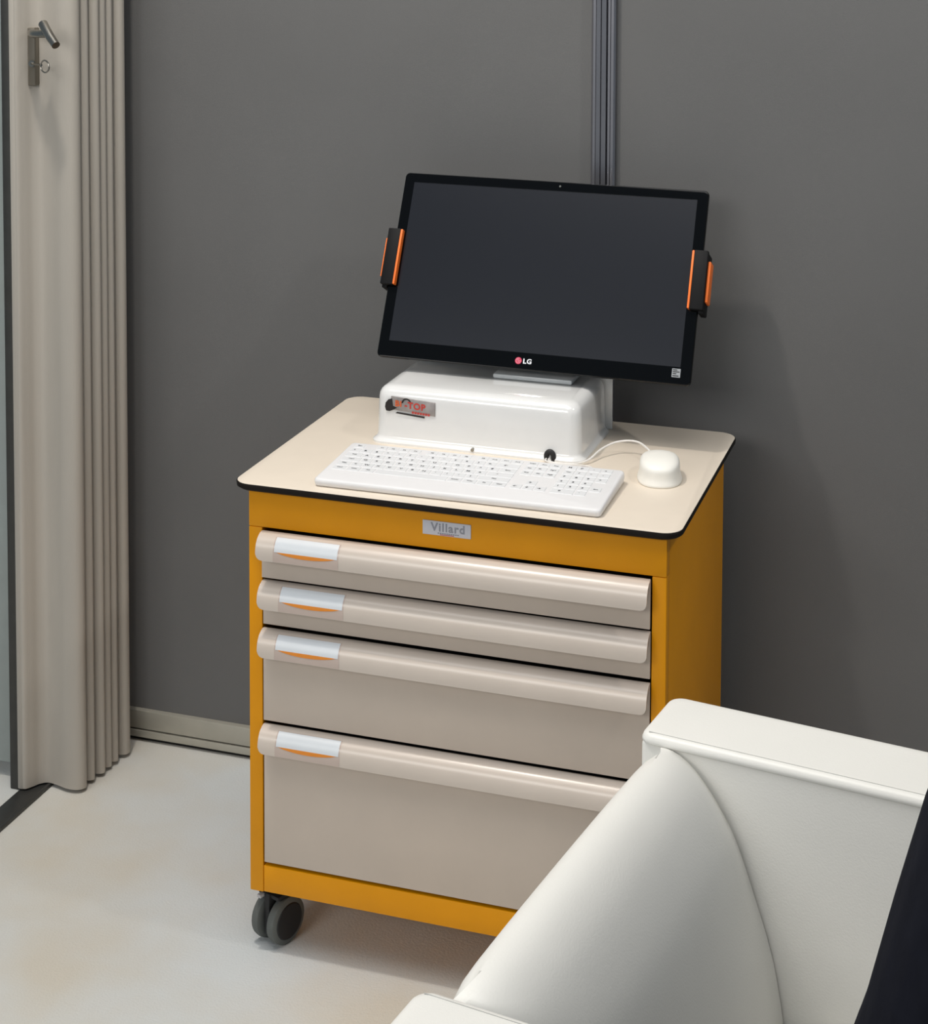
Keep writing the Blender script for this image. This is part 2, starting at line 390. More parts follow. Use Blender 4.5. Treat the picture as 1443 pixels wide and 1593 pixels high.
for nm, zt, zb, yf, xa, xb in DR:
    d = box('drawer', xa, xb, yf, yf + 0.004, zb, zt, M_DRAW, cab, 0.0010)
    d['label'] = {'top': 'topmost shallow beige drawer, pulled slightly proud', 'second': 'second shallow beige drawer', 'third': 'medium-height beige drawer', 'bottom': 'tall beige bottom drawer'}[nm]
    box('drawer_box', xa + 0.02, xb - 0.02, yf + 0.004, yf + 0.42, zb + 0.008, zt - 0.02, M_HUB, d)
    mk('drawer_handle', *handle_geo(xa, xb, yf, zt), M_HAND, d, ang=50)
    lx0 = 0.078 if nm in ('top', 'third', 'bottom') else 0.085
    lx1 = lx0 + 0.103
    mk('label_cover', *patch(lx0 - 0.002, lx1 + 0.002, 0.20, 0.985, SGN * 0.0004, yf, zt), M_CLEAR, d, recalc=False)
    mk('label_card', *patch(lx0, lx1, 0.22, 0.68, SGN * 0.0007, yf, zt), M_CARD, d, recalc=False)
    mk('label_stripe', *patch(lx0 + 0.004, lx1 - 0.004, 0.68, 0.8, SGN * 0.0007, yf, zt, s1f=lambda t: 0.684 + 0.115 * math.sin(math.pi * min(1, max(0, t))) ** 0.7), M_ORANGE, d, recalc=False)

# casters
def ring_wheel(c, ax, r0, prof_, n=32):
    ax = Vector(ax).normalized(); u = Vector((0, 0, 1)); v = ax.cross(u)
    rings = []
    for a, r in prof_:
        rings.append([Vector(c) + ax * a + (u * math.cos(2 * math.pi * k / n) + v * math.sin(2 * math.pi * k / n)) * r for k in range(n)])
    return loft(rings)
def caster(x, y, ang):
    ax = Vector((math.cos(math.radians(ang)), math.sin(math.radians(ang)), 0)); fw = Vector((-ax.y, ax.x, 0))
    c = Vector((x, y, 0.0375))
    def tf(v): return Vector((x, y, 0)) + ax * v[0] + fw * v[1] + Vector((0, 0, v[2]))
    body = mk('caster', *join(boxg(-0.006, 0.006, -0.026, 0.026, 0.016, 0.086), boxg(-0.022, 0.022, -0.022, 0.022, 0.0765, 0.084)), M_HUB, cab, 0.003, tf=tf)
    box('mount_plate', x - 0.028, x + 0.028, y - 0.028, y + 0.028, 0.0955, 0.1005, M_HUB, body, 0.001)
    g = tubeg([(x, y, 0.084), (x, y, 0.0956)], 0.013, 16); mk('swivel_stem', *g, M_HUB, body)
    for s in (-1, 1):
        wc = c + ax * s * 0.0165
        mk('tire', *ring_wheel(wc, ax, 0.0375, [(-0.0085, 0.024), (-0.0085, 0.033), (-0.006, 0.0365), (0, 0.0375), (0.006, 0.0365), (0.0085, 0.033), (0.0085, 0.024)]), M_TIRE, body, ang=40)
        mk('hub_cap', *ring_wheel(wc + ax * s * 0.0015, ax, 0.027, [(-0.007, 0.0285), (0.007, 0.0285), (0.0085, 0.027), (0.0090, 0.0)][:3]), M_HUB, body, ang=40)
    mk('brake_tab', *boxg(-0.013, -0.005, -0.034, -0.024, 0.0785, 0.0835), M_TAB, body, 0.001, tf=tf)
caster(0.049, 0.064, -20); caster(0.645, 0.066, -20); caster(0.056, 0.440, 15); caster(0.645, 0.440, -8)

# ------------------------------------------------------------------ white computer housing on the worktop
hs = empty('computer_housing', (0.315, 0.352, TZ)); tag(hs, 'glossy white rounded box under the monitor with small red badge', 'computer box')
X0, X1, Y0, Y1 = 0.1375, 0.486, 0.260, 0.449
rings = []
for z, e, r in ((TZ, -0.007, 0.022), (TZ + 0.003, -0.007, 0.022), (TZ + 0.0055, -0.004, 0.021), (TZ + 0.008, -0.0015, 0.020), (TZ + 0.012, 0.0, 0.020), (TZ + 0.045, 0.0008, 0.020),
                (TZ + 0.074, 0.0016, 0.020), (TZ + 0.080, 0.0026, 0.020), (TZ + 0.085, 0.005, 0.019), (TZ + 0.089, 0.009, 0.017), (TZ + 0.0915, 0.014, 0.015), (TZ + 0.093, 0.021, 0.012)):
    rings.append([(x, y, z) for x, y in rr(X0 + e, X1 - e, Y0 + e, Y1 - max(e, 0) * 0.3, r, 8)])
mk('housing_shell', *loft(rings), M_GLOSSW, hs, ang=50)
HZ = TZ + 0.093
box('rear_plate', 0.150, 0.494, 0.4495, 0.4535, TZ, TZ + 0.097, M_GLOSSW, hs, 0.001)
mk('screw', *tubeg([(0.309, 0.2615, TZ + 0.005), (0.309, 0.252, TZ + 0.005)], 0.0028, 12), M_STEEL, hs)
# cable outlet: an arched black grommet
ga = [(0.4385 + 0.0058 * math.cos(a), 0.2560, TZ + 0.0075 + 0.0075 * math.sin(a)) for a in [math.pi * i / 10 for i in range(11)]]
gp = [(ga[0][0], ga[0][1], TZ + 0.0005)] + ga + [(ga[-1][0], ga[-1][1], TZ + 0.0005)]
mk('cable_grommet', *tubeg(gp, 0.0042, 10), M_HUB, hs)
# badge
BY = Y0 + 0.0006
bd = mk('badge', [(x, BY + dy, z) for dy in (-0.0012, 0.0015) for x, z in ((0.1665, 0.8335), (0.2430, 0.8290), (0.2430, 0.8065), (0.1665, 0.8115))],
        [(0, 1, 2, 3), (7, 6, 5, 4), (0, 4, 5, 1), (1, 5, 6, 2), (2, 6, 7, 3), (3, 7, 4, 0)], M_BADGE, hs, 0.0004)
def flat(poly, m, name, dy):
    return mk(name, [(x, BY - dy, z) for x, z in poly], [tuple(range(len(poly)))], m, bd, smooth=False)
hand = [(0.1685, 0.8300), (0.1620, 0.8280), (0.1570, 0.8220), (0.1560, 0.8150), (0.1580, 0.8090), (0.1640, 0.8085), (0.1720, 0.8120), (0.1770, 0.8150), (0.1700, 0.8180)]
flat(hand, M_BADGEK, 'badge_black_shape', 0.0016)
arc = [(0.1935 + 0.0085 * math.cos(a) * 1.0, 0.8240 + 0.0085 * math.sin(a)) for a in [math.pi * i / 8 for i in range(9)]] + \
      [(0.1935 + 0.0058 * math.cos(a) * 1.0, 0.8240 + 0.0058 * math.sin(a)) for a in [math.pi * i / 8 for i in range(8, -1, -1)]]
V = [(x, BY - 0.0016, z) for x, z in arc]
mk('badge_arch', V, [(i, i + 1, 16 - i, 17 - i) for i in range(8)], M_BADGEK, bd, smooth=False)
flat([(0.1775, 0.8085), (0.2250, 0.8050), (0.2250, 0.8020), (0.1740, 0.8060)], M_BADGEK, 'badge_black_bar', 0.0014)
def btext(s, size, x, z, m, name, slope=-0.06):
    V, F = center2d(text2d(s, size, 1.1, 0, 0.035))
    mk(name, [(x + v[0], BY - 0.0018, z + v[1] + slope * v[0]) for v in V], F, m, bd, smooth=False, recalc=False)
btext('BI', 0.0135, 0.1795, 0.8225, M_BADGEO, 'badge_letters')
btext('-TOP', 0.0150, 0.2085, 0.8205, M_BADGER, 'badge_letters')
g = join(*[boxg(0.203 + i * 0.0046, 0.2065 + i * 0.0046, BY - 0.0018, BY - 0.0016, 0.8080 - i * 0.00028, 0.8115 - i * 0.00028) for i in range(7)])
mk('badge_small_print', *g, M_BADGER, bd, smooth=False)

# ------------------------------------------------------------------ monitor
MC = Vector((0.376, 0.4221, 1.018)); TI = -0.4528; MW, MH = 0.54, 0.3264
MRX = Matrix.Rotation(TI, 3, 'X'); MRY = Matrix.Rotation(0.0048, 3, 'Y')
MM = MRX @ MRY
def mt(v): return MC + MM @ Vector(v)
mon = empty('monitor', (0.376, 0.44, HZ)); tag(mon, 'black widescreen monitor tilted back on the white box, orange side clamps', 'monitor')
def rrz(x0, x1, z0, z1, r, n=5): return rr(x0, x1, z0, z1, r, n)
W2, H2 = MW / 2, MH / 2
shell = mk('monitor_shell', *loft([[(x, y, z) for x, z in rrz(-W2 + e, W2 - e, -H2 + e, H2 - e, 0.008)] for y, e in ((0.0015, 0.0005), (0.006, 0.0), (0.014, 0.001), (0.022, 0.012), (0.034, 0.05), (0.040, 0.09))]), M_BEZEL, mon, ang=40, tf=mt)
SX0, SX1, SZ0, SZ1 = -W2 + 0.018, W2 - 0.0185, -H2 + 0.0285, H2 - 0.0165
outer = rrz(-W2, W2, -H2, H2, 0.008, 5); n4 = 6
def bezel_geo():
    o1 = [(x, 0.0020, z) for x, z in outer]
    o2 = [(x, -0.0004, z) for x, z in rrz(-W2 + 0.0012, W2 - 0.0012, -H2 + 0.0012, H2 - 0.0012, 0.007, 5)]
    o3 = [(x, -0.0006, z) for x, z in rrz(-W2 + 0.004, W2 - 0.004, -H2 + 0.004, H2 - 0.004, 0.005, 5)]
    i1 = [(x, -0.0005, z) for x, z in rrz(SX0, SX1, SZ0, SZ1, 0.0004, 5)]
    i2 = [(x, 0.0012, z) for x, z in rrz(SX0, SX1, SZ0, SZ1, 0.0004, 5)]
    return loft([o1, o2, o3, i1, i2], True, False, False)
mk('bezel', *bezel_geo(), M_BEZEL, mon, ang=50, tf=mt)
mk('screen', *boxg(SX0 - 0.0005, SX1 + 0.0005, 0.0004, 0.0014, SZ0 - 0.0005, SZ1 + 0.0005), M_SCREEN, mon, tf=mt)
# brand mark: red disc with pale ring marks and two letters
def disc(cx, cz, r, y, n=28): return [(cx + r * math.cos(2 * math.pi * i / n), y, cz + r * math.sin(2 * math.pi * i / n)) for i in range(n)]
LX, LZ = -0.0195, -H2 + 0.0145
mk('logo_disc', disc(LX, LZ, 0.0058, -0.0012), [tuple(range(28))], M_RED, mon, tf=mt, smooth=False)
ringv = [(LX + 0.0044 * math.cos(a), -0.0014, LZ + 0.0044 * math.sin(a)) for a in [math.radians(70 + 290 * i / 24) for i in range(25)]]
ringi = [(LX + 0.0036 * math.cos(a), -0.0014, LZ + 0.0036 * math.sin(a)) for a in [math.radians(70 + 290 * i / 24) for i in range(25)]]
g1 = (ringv + ringi, [(i, i + 1, 26 + i, 25 + i) for i in range(24)])
def rq(x0, x1, z0, z1, y=-0.0014): return ([(x0, y, z0), (x1, y, z0), (x1, y, z1), (x0, y, z1)], [(0, 1, 2, 3)])
g2 = join(g1, rq(LX - 0.0004, LX + 0.0004, LZ - 0.002, LZ + 0.0024), rq(LX - 0.0004, LX + 0.0016, LZ - 0.002, LZ - 0.0013), rq(LX + 0.0012, LX + 0.004, LZ - 0.0004, LZ + 0.0004), (disc(LX - 0.0018, LZ + 0.0014, 0.0007, -0.0014, 10), [tuple(range(10))]))
mk('logo_mark', *g2, M_PINK, mon, tf=mt, smooth=False)
V, F = center2d(text2d('LG', 0.0112, 1.12, 0, 0.04)); V = [(LX + 0.0155 + v[0] * 1.05, -0.0012, LZ + v[1]) for v in V]
mk('logo_letters', V, F, M_LOGOW, mon, tf=mt, smooth=False, recalc=False)
V2 = [(v[0] + 0.0004, v[1], v[2]) for v in V]
st = mk('energy_sticker', *boxg(W2 - 0.0315, W2 - 0.0175, -0.0014, -0.0004, -H2 + 0.0115, -H2 + 0.0255), M_STICK, mon, tf=mt)
g = join(*[boxg(W2 - 0.030, W2 - 0.030 + w, -0.0016, -0.0013, -H2 + zz, -H2 + zz + 0.0016) for w, zz in ((0.010, 0.013), (0.006, 0.0165), (0.011, 0.0195), (0.007, 0.0225))])
mk('sticker_print', *g, M_HUB, st, tf=mt)
mk('camera_lens', disc(0.013, H2 - 0.0085, 0.0018, -0.0012, 14), [tuple(range(14))], M_TIRE, mon, tf=mt, smooth=False)
# clamps gripping both sides
def clamp(sx, z0, z1):
    xe = sx * W2
    def tf(v): return mt((xe + sx * v[0], v[1], v[2]))
    b = mk('side_clamp', *join(boxg(-0.0125, 0.0105, -0.013, -0.0012, z0, z1), boxg(0.0005, 0.0105, -0.0012, 0.030, z0 - 0.004, z1 - 0.002)), M_CLAMP, mon, 0.0016, tf=tf)
    mk('orange_pad', *boxg(-0.0160, -0.0120, -0.0134, -0.0012, z0 + 0.001, z1 - 0.001), M_ORC, b, 0.0012, tf=tf)
    mk('orange_grip', *boxg(0.0105, 0.0155, -0.005, 0.022, z0 + 0.014, z1 - 0.016), M_ORC, b, 0.002, tf=tf)
clamp(-1, -0.041, 0.058); clamp(1, -0.041, 0.058)
# stand: foot plate on the box and a neck
box('stand_foot', 0.308, 0.445, 0.366, 0.446, HZ + 0.0002, HZ + 0.0085, M_STAND, mon, 0.003)
g = loft([[(x, y, z) for x, y in rr(0.345, 0.407, 0.405 + k, 0.425 + k, 0.006)] for z, k in ((HZ + 0.008, 0.0), (HZ + 0.05, 0.006), (HZ + 0.12, 0.022), (HZ + 0.17, 0.042))])
mk('stand_neck', *g, M_STAND, mon)

# ------------------------------------------------------------------ keyboard
kb = empty('keyboard', (0.353, 0.10, TZ)); tag(kb, 'flat white full-size keyboard lying in front of the white box', 'keyboard')
KA = math.radians(0.6); KW, KD = 0.450, 0.166; KO = Vector((0.1285, 0.0215, TZ))
def kz(y): return 0.0125 + 0.0075 * y / KD
def kt(v):
    x, y, z = v
    return KO + Vector((x * math.cos(KA) - y * math.sin(KA), x * math.sin(KA) + y * math.cos(KA), z))
rings = []
for fz, e, r in ((0.0, 0.004, 0.006), (0.10, 0.0015, 0.007), (0.55, 0.0, 0.008), (0.86, 0.0006, 0.008), (0.96, 0.002, 0.007), (1.0, 0.0045, 0.005)):
    rings.append([(x, y, 0.0008 + (kz(y) - 0.0008) * fz) for x, y in rr(e, KW - e, e, KD - e, r, 4)])
mk('keyboard_case', *loft(rings), M_WHITE, kb, ang=50, tf=kt)
U = 0.01875; KX = 0.0105; KYB = KD - 0.0085
ROWY = [KYB - 0.5 * U * 0.86 - i * U * 1.02 for i in range(6)]
main = [['Esc', None, 'F1', 'F2', 'F3', 'F4', 0.5, 'F5', 'F6', 'F7', 'F8', 0.5, 'F9', 'F10', 'F11', 'F12'],
        ['²', '&', 'é', '"', "'", '(', '-', 'è', '_', 'ç', 'à', ')', '=', ('←', 2)],
        [('Tab', 1.5), 'A', 'Z', 'E', 'R', 'T', 'Y', 'U', 'I', 'O', 'P', '^', '$', ('Entr', 1.5)],
        [('Verr', 1.75), 'Q', 'S', 'D', 'F', 'G', 'H', 'J', 'K', 'L', 'M', 'ù', ('*', 2.25)],
        [('Maj', 1.25), '<', 'W', 'X', 'C', 'V', 'B', 'N', ',', ';', ':', '!', ('Maj', 2.75)],
        [('Ctrl', 1.25), ('Win', 1.25), ('Alt', 1.25), ('', 6.25), ('AltGr', 1.25), ('Win', 1.25), ('Fn', 1.25), ('Ctrl', 1.25)]]
nav = {0: ['Impr', 'Arr', 'Pse'], 1: ['Ins', '↖', 'PgH'], 2: ['Sup', 'Fin', 'PgB'], 4: [None, '↑', None], 5: ['←', '↓', '→']}
num = {1: ['Ver', '/', '*', '-'], 2: ['7', '8', '9', '+'], 3: ['4', '5', '6', None], 4: ['1', '2', '3', 'Ent'], 5: [('0', 2), '.', None], 0: ['M', 'P', '-', '+']}
KEYM = {}
def key(ux, row, w, leg):
    y = ROWY[row]; x0 = KX + ux * U; hw = w * U / 2 - 0.0007; hd = U * 0.51 - 0.0007
    if row == 0: hd = U * 0.43 - 0.0007
    sl = 0.0075 / KD
    k = (round(hw, 5), round(hd, 5))
    c = kt((x0 + w * U / 2, y, kz(y) + 0.00015))
    if k not in KEYM:
        def f(a, b, z): return (a, b, z + sl * b)
        V = [f(-hw, -hd, -0.0005), f(hw, -hd, -0.0005), f(hw, hd, -0.0005), f(-hw, hd, -0.0005)] + [f(s * (hw - 0.0009), t * (hd - 0.0009), 0.0005) for s, t in ((-1, -1), (1, -1), (1, 1), (-1, 1))]
        V = [(v[0] * math.cos(KA) - v[1] * math.sin(KA), v[0] * math.sin(KA) + v[1] * math.cos(KA), v[2]) for v in V]
        me = bpy.data.meshes.new('key')
        me.from_pydata(V, [], [(4, 5, 6, 7), (0, 1, 5, 4), (1, 2, 6, 5), (2, 3, 7, 6), (3, 0, 4, 7)]); me.materials.append(M_KEY); KEYM[k] = me
    o = link('key', KEYM[k], c, kb)
    if leg:
        size = 0.0066 if len(leg) == 1 else 0.0044
        g = center2d(text2d(leg, size, 1.05, 0, 0.03)); V, F = g
        if V:
            V = [(v[0] * 1.15, v[1], 0) for v in V]
            ox = -hw * 0.25 if len(leg) == 1 else 0; oy = 0.0012
            V = [kt((x0 + w * U / 2 + ox + v[0], y + oy + v[1], kz(y + oy + v[1]) + 0.00085)) for v in V]
            mk('key_legend', V, F, M_PRINT, o, smooth=False, recalc=False)
for r, row in enumerate(main):
    ux = 0.0
    for it in row:
        if it is None: ux += 1.0; continue
        if isinstance(it, float): ux += it; continue
        leg, w = it if isinstance(it, tuple) else (it, 1.0)
        key(ux, r, w, leg); ux += w
for r, row in nav.items():
    for i, it in enumerate(row):
        if it: key(15.3 + i, r, 1.0, it)
for r, row in num.items():
    ux = 18.6
    for it in row:
        if it is None: ux += 1; continue
        leg, w = it if isinstance(it, tuple) else (it, 1.0)
        key(ux, r, w, leg); ux += w

# ------------------------------------------------------------------ mouse and cables
ms = empty('computer_mouse', (0.6275, 0.235, TZ)); tag(ms, 'white computer mouse standing to the right of the keyboard', 'mouse')
MA = math.radians(12)
def mst(v):
    x, y, z = v
    return Vector((0.6215, 0.2330, TZ)) + Vector((x * math.cos(MA) - y * math.sin(MA), x * math.sin(MA) + y * math.cos(MA), z))
def mouse_geo():
    NA = 40; rings = []
    zs = [(0.0, 0.97), (0.002, 1.0), (0.005, 0.975), (0.010, 0.93), (0.015, 0.905), (0.020, 0.895), (0.0245, 0.89), (0.0280, 0.875), (0.0308, 0.835), (0.0334, 0.755), (0.0354, 0.62), (0.0367, 0.44), (0.0374, 0.24), (0.0377, 0.06)]
    for z, k in zs:
        r = []
        for i in range(NA):
            a = 2 * math.pi * i / NA; ca, sa = math.cos(a), math.sin(a)
            sx = math.copysign(abs(ca) ** 0.8, ca); sy = math.copysign(abs(sa) ** 0.85, sa)
            ky = 1 - (1 - k) * 0.75
            y = 0.053 * sy * ky
            zz = z * (1 - 0.22 * max(0, y / 0.053) ** 2 - 0.16 * max(0, -y / 0.053) ** 2)
            r.append((0.0348 * sx * k * (1 - 0.04 * sy), y, zz))
        rings.append(r)
    return loft(rings)
mk('mouse_shell', *mouse_geo(), M_MOUSE, ms, ang=60, tf=mst)
mk('mouse_base', *loft([[(0.0325 * math.cos(a) , 0.0515 * math.sin(a), z) for a in [2 * math.pi * i / 32 for i in range(32)]] for z in (-0.0, 0.0012)]), M_TIRE, ms, tf=mst)
mk('scroll_wheel', *ring_wheel(mst((0, 0.040, 0.0185)), (math.cos(MA), math.sin(MA), 0), 0.006, [(-0.003, 0.0055), (-0.002, 0.0065), (0.002, 0.0065), (0.003, 0.0055)], 20), M_TIRE, ms)
tail = mst((-0.006, 0.050, 0.016))
mk('mouse_cable', *tubeg(catmull([(0.4385, 0.262, TZ + 0.004), (0.4395, 0.246, TZ + 0.0042), (0.450, 0.2405, TZ + 0.003), (0.480, 0.2440, TZ + 0.003), (0.500, 0.262, TZ + 0.006), (0.513, 0.300, TZ + 0.014), (0.535, 0.327, TZ + 0.020), (0.568, 0.326, TZ + 0.022), tail], 8), 0.0017, 8), M_CABLE, ms)
mk('keyboard_cable', *tubeg(catmull([(0.4345, 0.262, TZ + 0.004), (0.4350, 0.243, TZ + 0.0040), (0.455, 0.2365, TZ + 0.003), (0.488, 0.2345, TZ + 0.005), (0.512, 0.222, TZ + 0.009), (0.520, 0.205, TZ + 0.011), (0.5205, 0.187, TZ + 0.011)], 8), 0.0016, 8), M_CABLE, kb)

# ------------------------------------------------------------------ white leather armchair
SA = math.radians(-8.7); SB = Vector((0.751, -0.450, 0))
SD = Vector((math.cos(SA), math.sin(SA), 0)); SN = Vector((-math.sin(SA), math.cos(SA), 0))
def sf(v): return SB + SD * v[0] + SN * v[1] + Vector((0, 0, v[2]))
ch = empty('armchair', sf((0.36, -0.27, 0))); tag(ch, 'boxy white leather armchair with flat arms in the foreground', 'armchair')
AZ = 0.68; IW = 0.54
for v0, v1 in ((0.003, 0.112), (-IW - 0.112, -IW - 0.003)):
    a = mk('arm', *boxg(-0.008, 0.742, v0, v1, 0.09, 0.672), M_LEATHER, ch, 0.006, 3, tf=sf)
    mk('arm_top', *loft([[(x, y, z) for x, y in rr(-0.010 + e, 0.744 - e, v0 - 0.003 + e, v1 + 0.003 - e, 0.016, 6)] for z, e in ((0.6680, 0.0040), (0.6686, 0.0010), (0.6702, 0.0), (0.6730, 0.0002), (0.6765, 0.0014), (0.6788, 0.0036), (0.6800, 0.0075), (0.6804, 0.014))]), M_LEATHER, a, ang=60, tf=sf)
    inn = v0 if v0 > 0 else v1
    vs = inn + (0.0062 if v0 > 0 else -0.0062)
    P = [(0.0 + 0.72 * i / 40, vs, 0.6800) for i in range(41)]
    mk('stitching', *tubeg(P, 0.0006, 6), M_STITCH, a, tf=sf)
BP = catmull([(p[0], p[1], 0) for p in [(0.000, 0.10), (0.000, 0.30), (-0.003, 0.50), (-0.002, 0.60), (0.002, 0.640), (0.010, 0.664), (0.022, 0.6765), (0.040, 0.6790), (0.060, 0.6715), (0.082, 0.6520), (0.104, 0.6190),
    (0.121, 0.582), (0.138, 0.525), (0.154, 0.464), (0.169, 0.385), (0.172, 0.33), (0.16, 0.25), (0.12, 0.10)]], 4)
rings = []
for i in range(25):
    t = i / 24; v = -0.001 - (IW - 0.002) * t
    e = min(t, 1 - t) * IW
    pinch = 0.012 * math.exp(-(e / 0.022) ** 1.3)
    bulge = 0.012 * (1 - math.exp(-(e / 0.12) ** 2))
    r = []
    for p in BP:
        u, z = p.x, p.y
        k = max(0.0, min(1.0, (z - 0.45) / 0.2))
        if u > 0.03: u += bulge * math.sin(math.pi * max(0, min(1, (z - 0.25) / 0.43))) - pinch * k
        else: u += pinch * k * 0.7
        z = z - pinch * k * 0.8 + bulge * 0.25 * k
        r.append((u, v, z))
    rings.append(r)
mk('backrest', *loft(rings), M_LEATHER, ch, ang=70, tf=sf)
mk('seat_base', *boxg(0.10, 0.715, -IW + 0.002, -0.002, 0.09, 0.235), M_LEATHER, ch, 0.012, 3, tf=sf)
mk('seat_cushion', *loft([[(x, y, z) for x, y in rr(0.150 + e, 0.735 - e, -IW + 0.004 + e, -0.004 - e, 0.03, 5)] for z, e in ((0.237, 0.012), (0.245, 0.003), (0.27, 0.0), (0.335, 0.0), (0.358, 0.004), (0.370, 0.014), (0.377, 0.04), (0.380, 0.09))]), M_LEATHER, ch, ang=60, tf=sf)
for u in (0.05, 0.69):
    for v in (0.055, -IW - 0.055):
        P = [sf((u, v, 0.0)), sf((u, v, 0.095))]; mk('leg', *tubeg(P, 0.018, 16), M_CHROME, ch)

# ------------------------------------------------------------------ person seated in the armchair, leaning forward (mostly out of frame)
def person():
    cv = -0.27
    def pf(v): return sf((v[0] + 0.024, v[1] + cv, v[2] - 0.006))
    geos = []
    def ell(path, n=16):
        rings = []
        for i, (c, ru, rv) in enumerate(path):
            c = Vector(c); d = (Vector(path[min(i + 1, len(path) - 1)][0]) - Vector(path[max(i - 1, 0)][0])).normalized()
            b = Vector((0, 1, 0)); a = b.cross(d)
            if a.length < 1e-3: a = Vector((1, 0, 0))
            a.normalize(); b = d.cross(a)
            rings.append([c + a * ru * math.cos(2 * math.pi * k / n) + b * rv * math.sin(2 * math.pi * k / n) for k in range(n)])
        geos.append(loft(rings))
    def limb(P, R, n=12):
        ell([(p, r, r) for p, r in zip(P, R)], n)
    def ball(c, rx, ry, rz, n=14):
        rings = []
        for i in range(1, n):
            t = math.pi * i / n
            rings.append([(c[0] + rx * math.sin(t) * math.cos(2 * math.pi * k / 18), c[1] + ry * math.sin(t) * math.sin(2 * math.pi * k / 18), c[2] - rz * math.cos(t)) for k in range(18)])
        geos.append(loft(rings))
    # torso
    ell([((0.370, 0, 0.395), 0.080, 0.12), ((0.380, 0, 0.43), 0.120, 0.175), ((0.395, 0, 0.50), 0.125, 0.182), ((0.420, 0, 0.60), 0.118, 0.168), ((0.448, 0, 0.70), 0.122, 0.175), ((0.480, 0, 0.80), 0.128, 0.192),
         ((0.515, 0, 0.90), 0.122, 0.200), ((0.545, 0, 0.965), 0.095, 0.180), ((0.565, 0, 1.005), 0.062, 0.110), ((0.575, 0, 1.02), 0.04, 0.06)], 24)
    # neck and head
    limb([(0.562, 0, 0.99), (0.585, 0, 1.05), (0.600, 0, 1.09)], [0.062, 0.056, 0.055])
    ball((0.630, 0, 1.165), 0.098, 0.076, 0.115); ball((0.660, 0, 1.125), 0.072, 0.060, 0.075)
    limb([(0.722, 0, 1.175), (0.738, 0, 1.145), (0.732, 0, 1.135)], [0.010, 0.014, 0.010])
    ball((0.719, 0, 1.098), 0.012, 0.024, 0.009)
    for s in (-1, 1):
        ball((0.625, s * 0.078, 1.155), 0.018, 0.010, 0.032); ball((0.716, s * 0.032, 1.172), 0.012, 0.015, 0.009)
        # arm: shoulder, elbow on the thigh, hand between the knees
        limb([(0.530, s * 0.165, 0.945), (0.560, s * 0.212, 0.905), (0.610, s * 0.232, 0.80), (0.665, s * 0.232, 0.675), (0.700, s * 0.222, 0.615)], [0.060, 0.066, 0.055, 0.050, 0.046])
        limb([(0.695, s * 0.224, 0.615), (0.780, s * 0.175, 0.612), (0.880, s * 0.105, 0.610), (0.915, s * 0.082, 0.608)], [0.047, 0.045, 0.034, 0.029])
        limb([(0.915, s * 0.082, 0.608), (0.945, s * 0.060, 0.602), (0.975, s * 0.042, 0.592)], [0.026, 0.030, 0.026])
        for k, (dz, ln) in enumerate(((0.024, 0.90), (0.008, 1.0), (-0.008, 0.95), (-0.024, 0.78))):
            p0 = Vector((0.968, s * 0.044, 0.592 + dz)); p1 = p0 + Vector((0.036, -s * 0.014, -0.002)) * ln; p2 = p1 + Vector((0.020, -s * 0.026, -0.003)) * ln; p3 = p2 + Vector((0.002, -s * 0.022, -0.002)) * ln
            limb([p0, p1, p2, p3], [0.0105, 0.0095, 0.0090, 0.0075], 8)
        limb([(0.935, s * 0.055, 0.622), (0.962, s * 0.036, 0.640), (0.985, s * 0.022, 0.642)], [0.014, 0.0115, 0.009], 8)
        # leg
        limb([(0.42, s * 0.095, 0.465), (0.55, s * 0.115, 0.478), (0.72, s * 0.140, 0.485), (0.86, s * 0.155, 0.490), (0.905, s * 0.157, 0.470)], [0.090, 0.094, 0.080, 0.066, 0.060])
        limb([(0.895, s * 0.157, 0.480), (0.905, s * 0.157, 0.42), (0.885, s * 0.155, 0.32), (0.870, s * 0.152, 0.20), (0.865, s * 0.150, 0.095)], [0.062, 0.060, 0.060, 0.052, 0.050])
        ell([((0.835, s * 0.150, 0.055), 0.030, 0.036), ((0.865, s * 0.150, 0.055), 0.045, 0.042), ((0.93, s * 0.153, 0.047), 0.038, 0.046), ((1.00, s * 0.156, 0.038), 0.030, 0.046), ((1.055, s * 0.158, 0.030), 0.022, 0.034)], 16)
    # jacket collar
    ell([((0.545, 0, 0.985), 0.080, 0.110), ((0.572, 0, 1.030), 0.070, 0.078), ((0.580, 0, 1.042), 0.058, 0.062)], 20)
    V, F = join(*geos)
    V = [pf(v) for v in V]
    c = pf((0.6, 0, 0))
    me = bpy.data.meshes.new('person'); me.from_pydata([tuple(v - c) for v in V], [], F)
    bm = bmesh.new(); bm.from_mesh(me); bmesh.ops.recalc_face_normals(bm, faces=bm.faces); bm.to_mesh(me); bm.free()
    tmp = bpy.data.objects.new('tmp', me); COL.objects.link(tmp)
    md = tmp.modifiers.new('r', 'REMESH'); md.mode = 'VOXEL'; md.voxel_size = 0.0065
    sm = tmp.modifiers.new('s', 'SMOOTH'); sm.factor = 0.5; sm.iterations = 4
    dg = bpy.context.evaluated_depsgraph_get()
    nm = bpy.data.meshes.new_from_object(tmp.evaluated_get(dg)); bpy.data.objects.remove(tmp)
    nm.name = 'person'; nm.materials.clear()
    for m in (M_SUIT, M_TROUS, M_SKIN, M_SHOE): nm.materials.append(m)
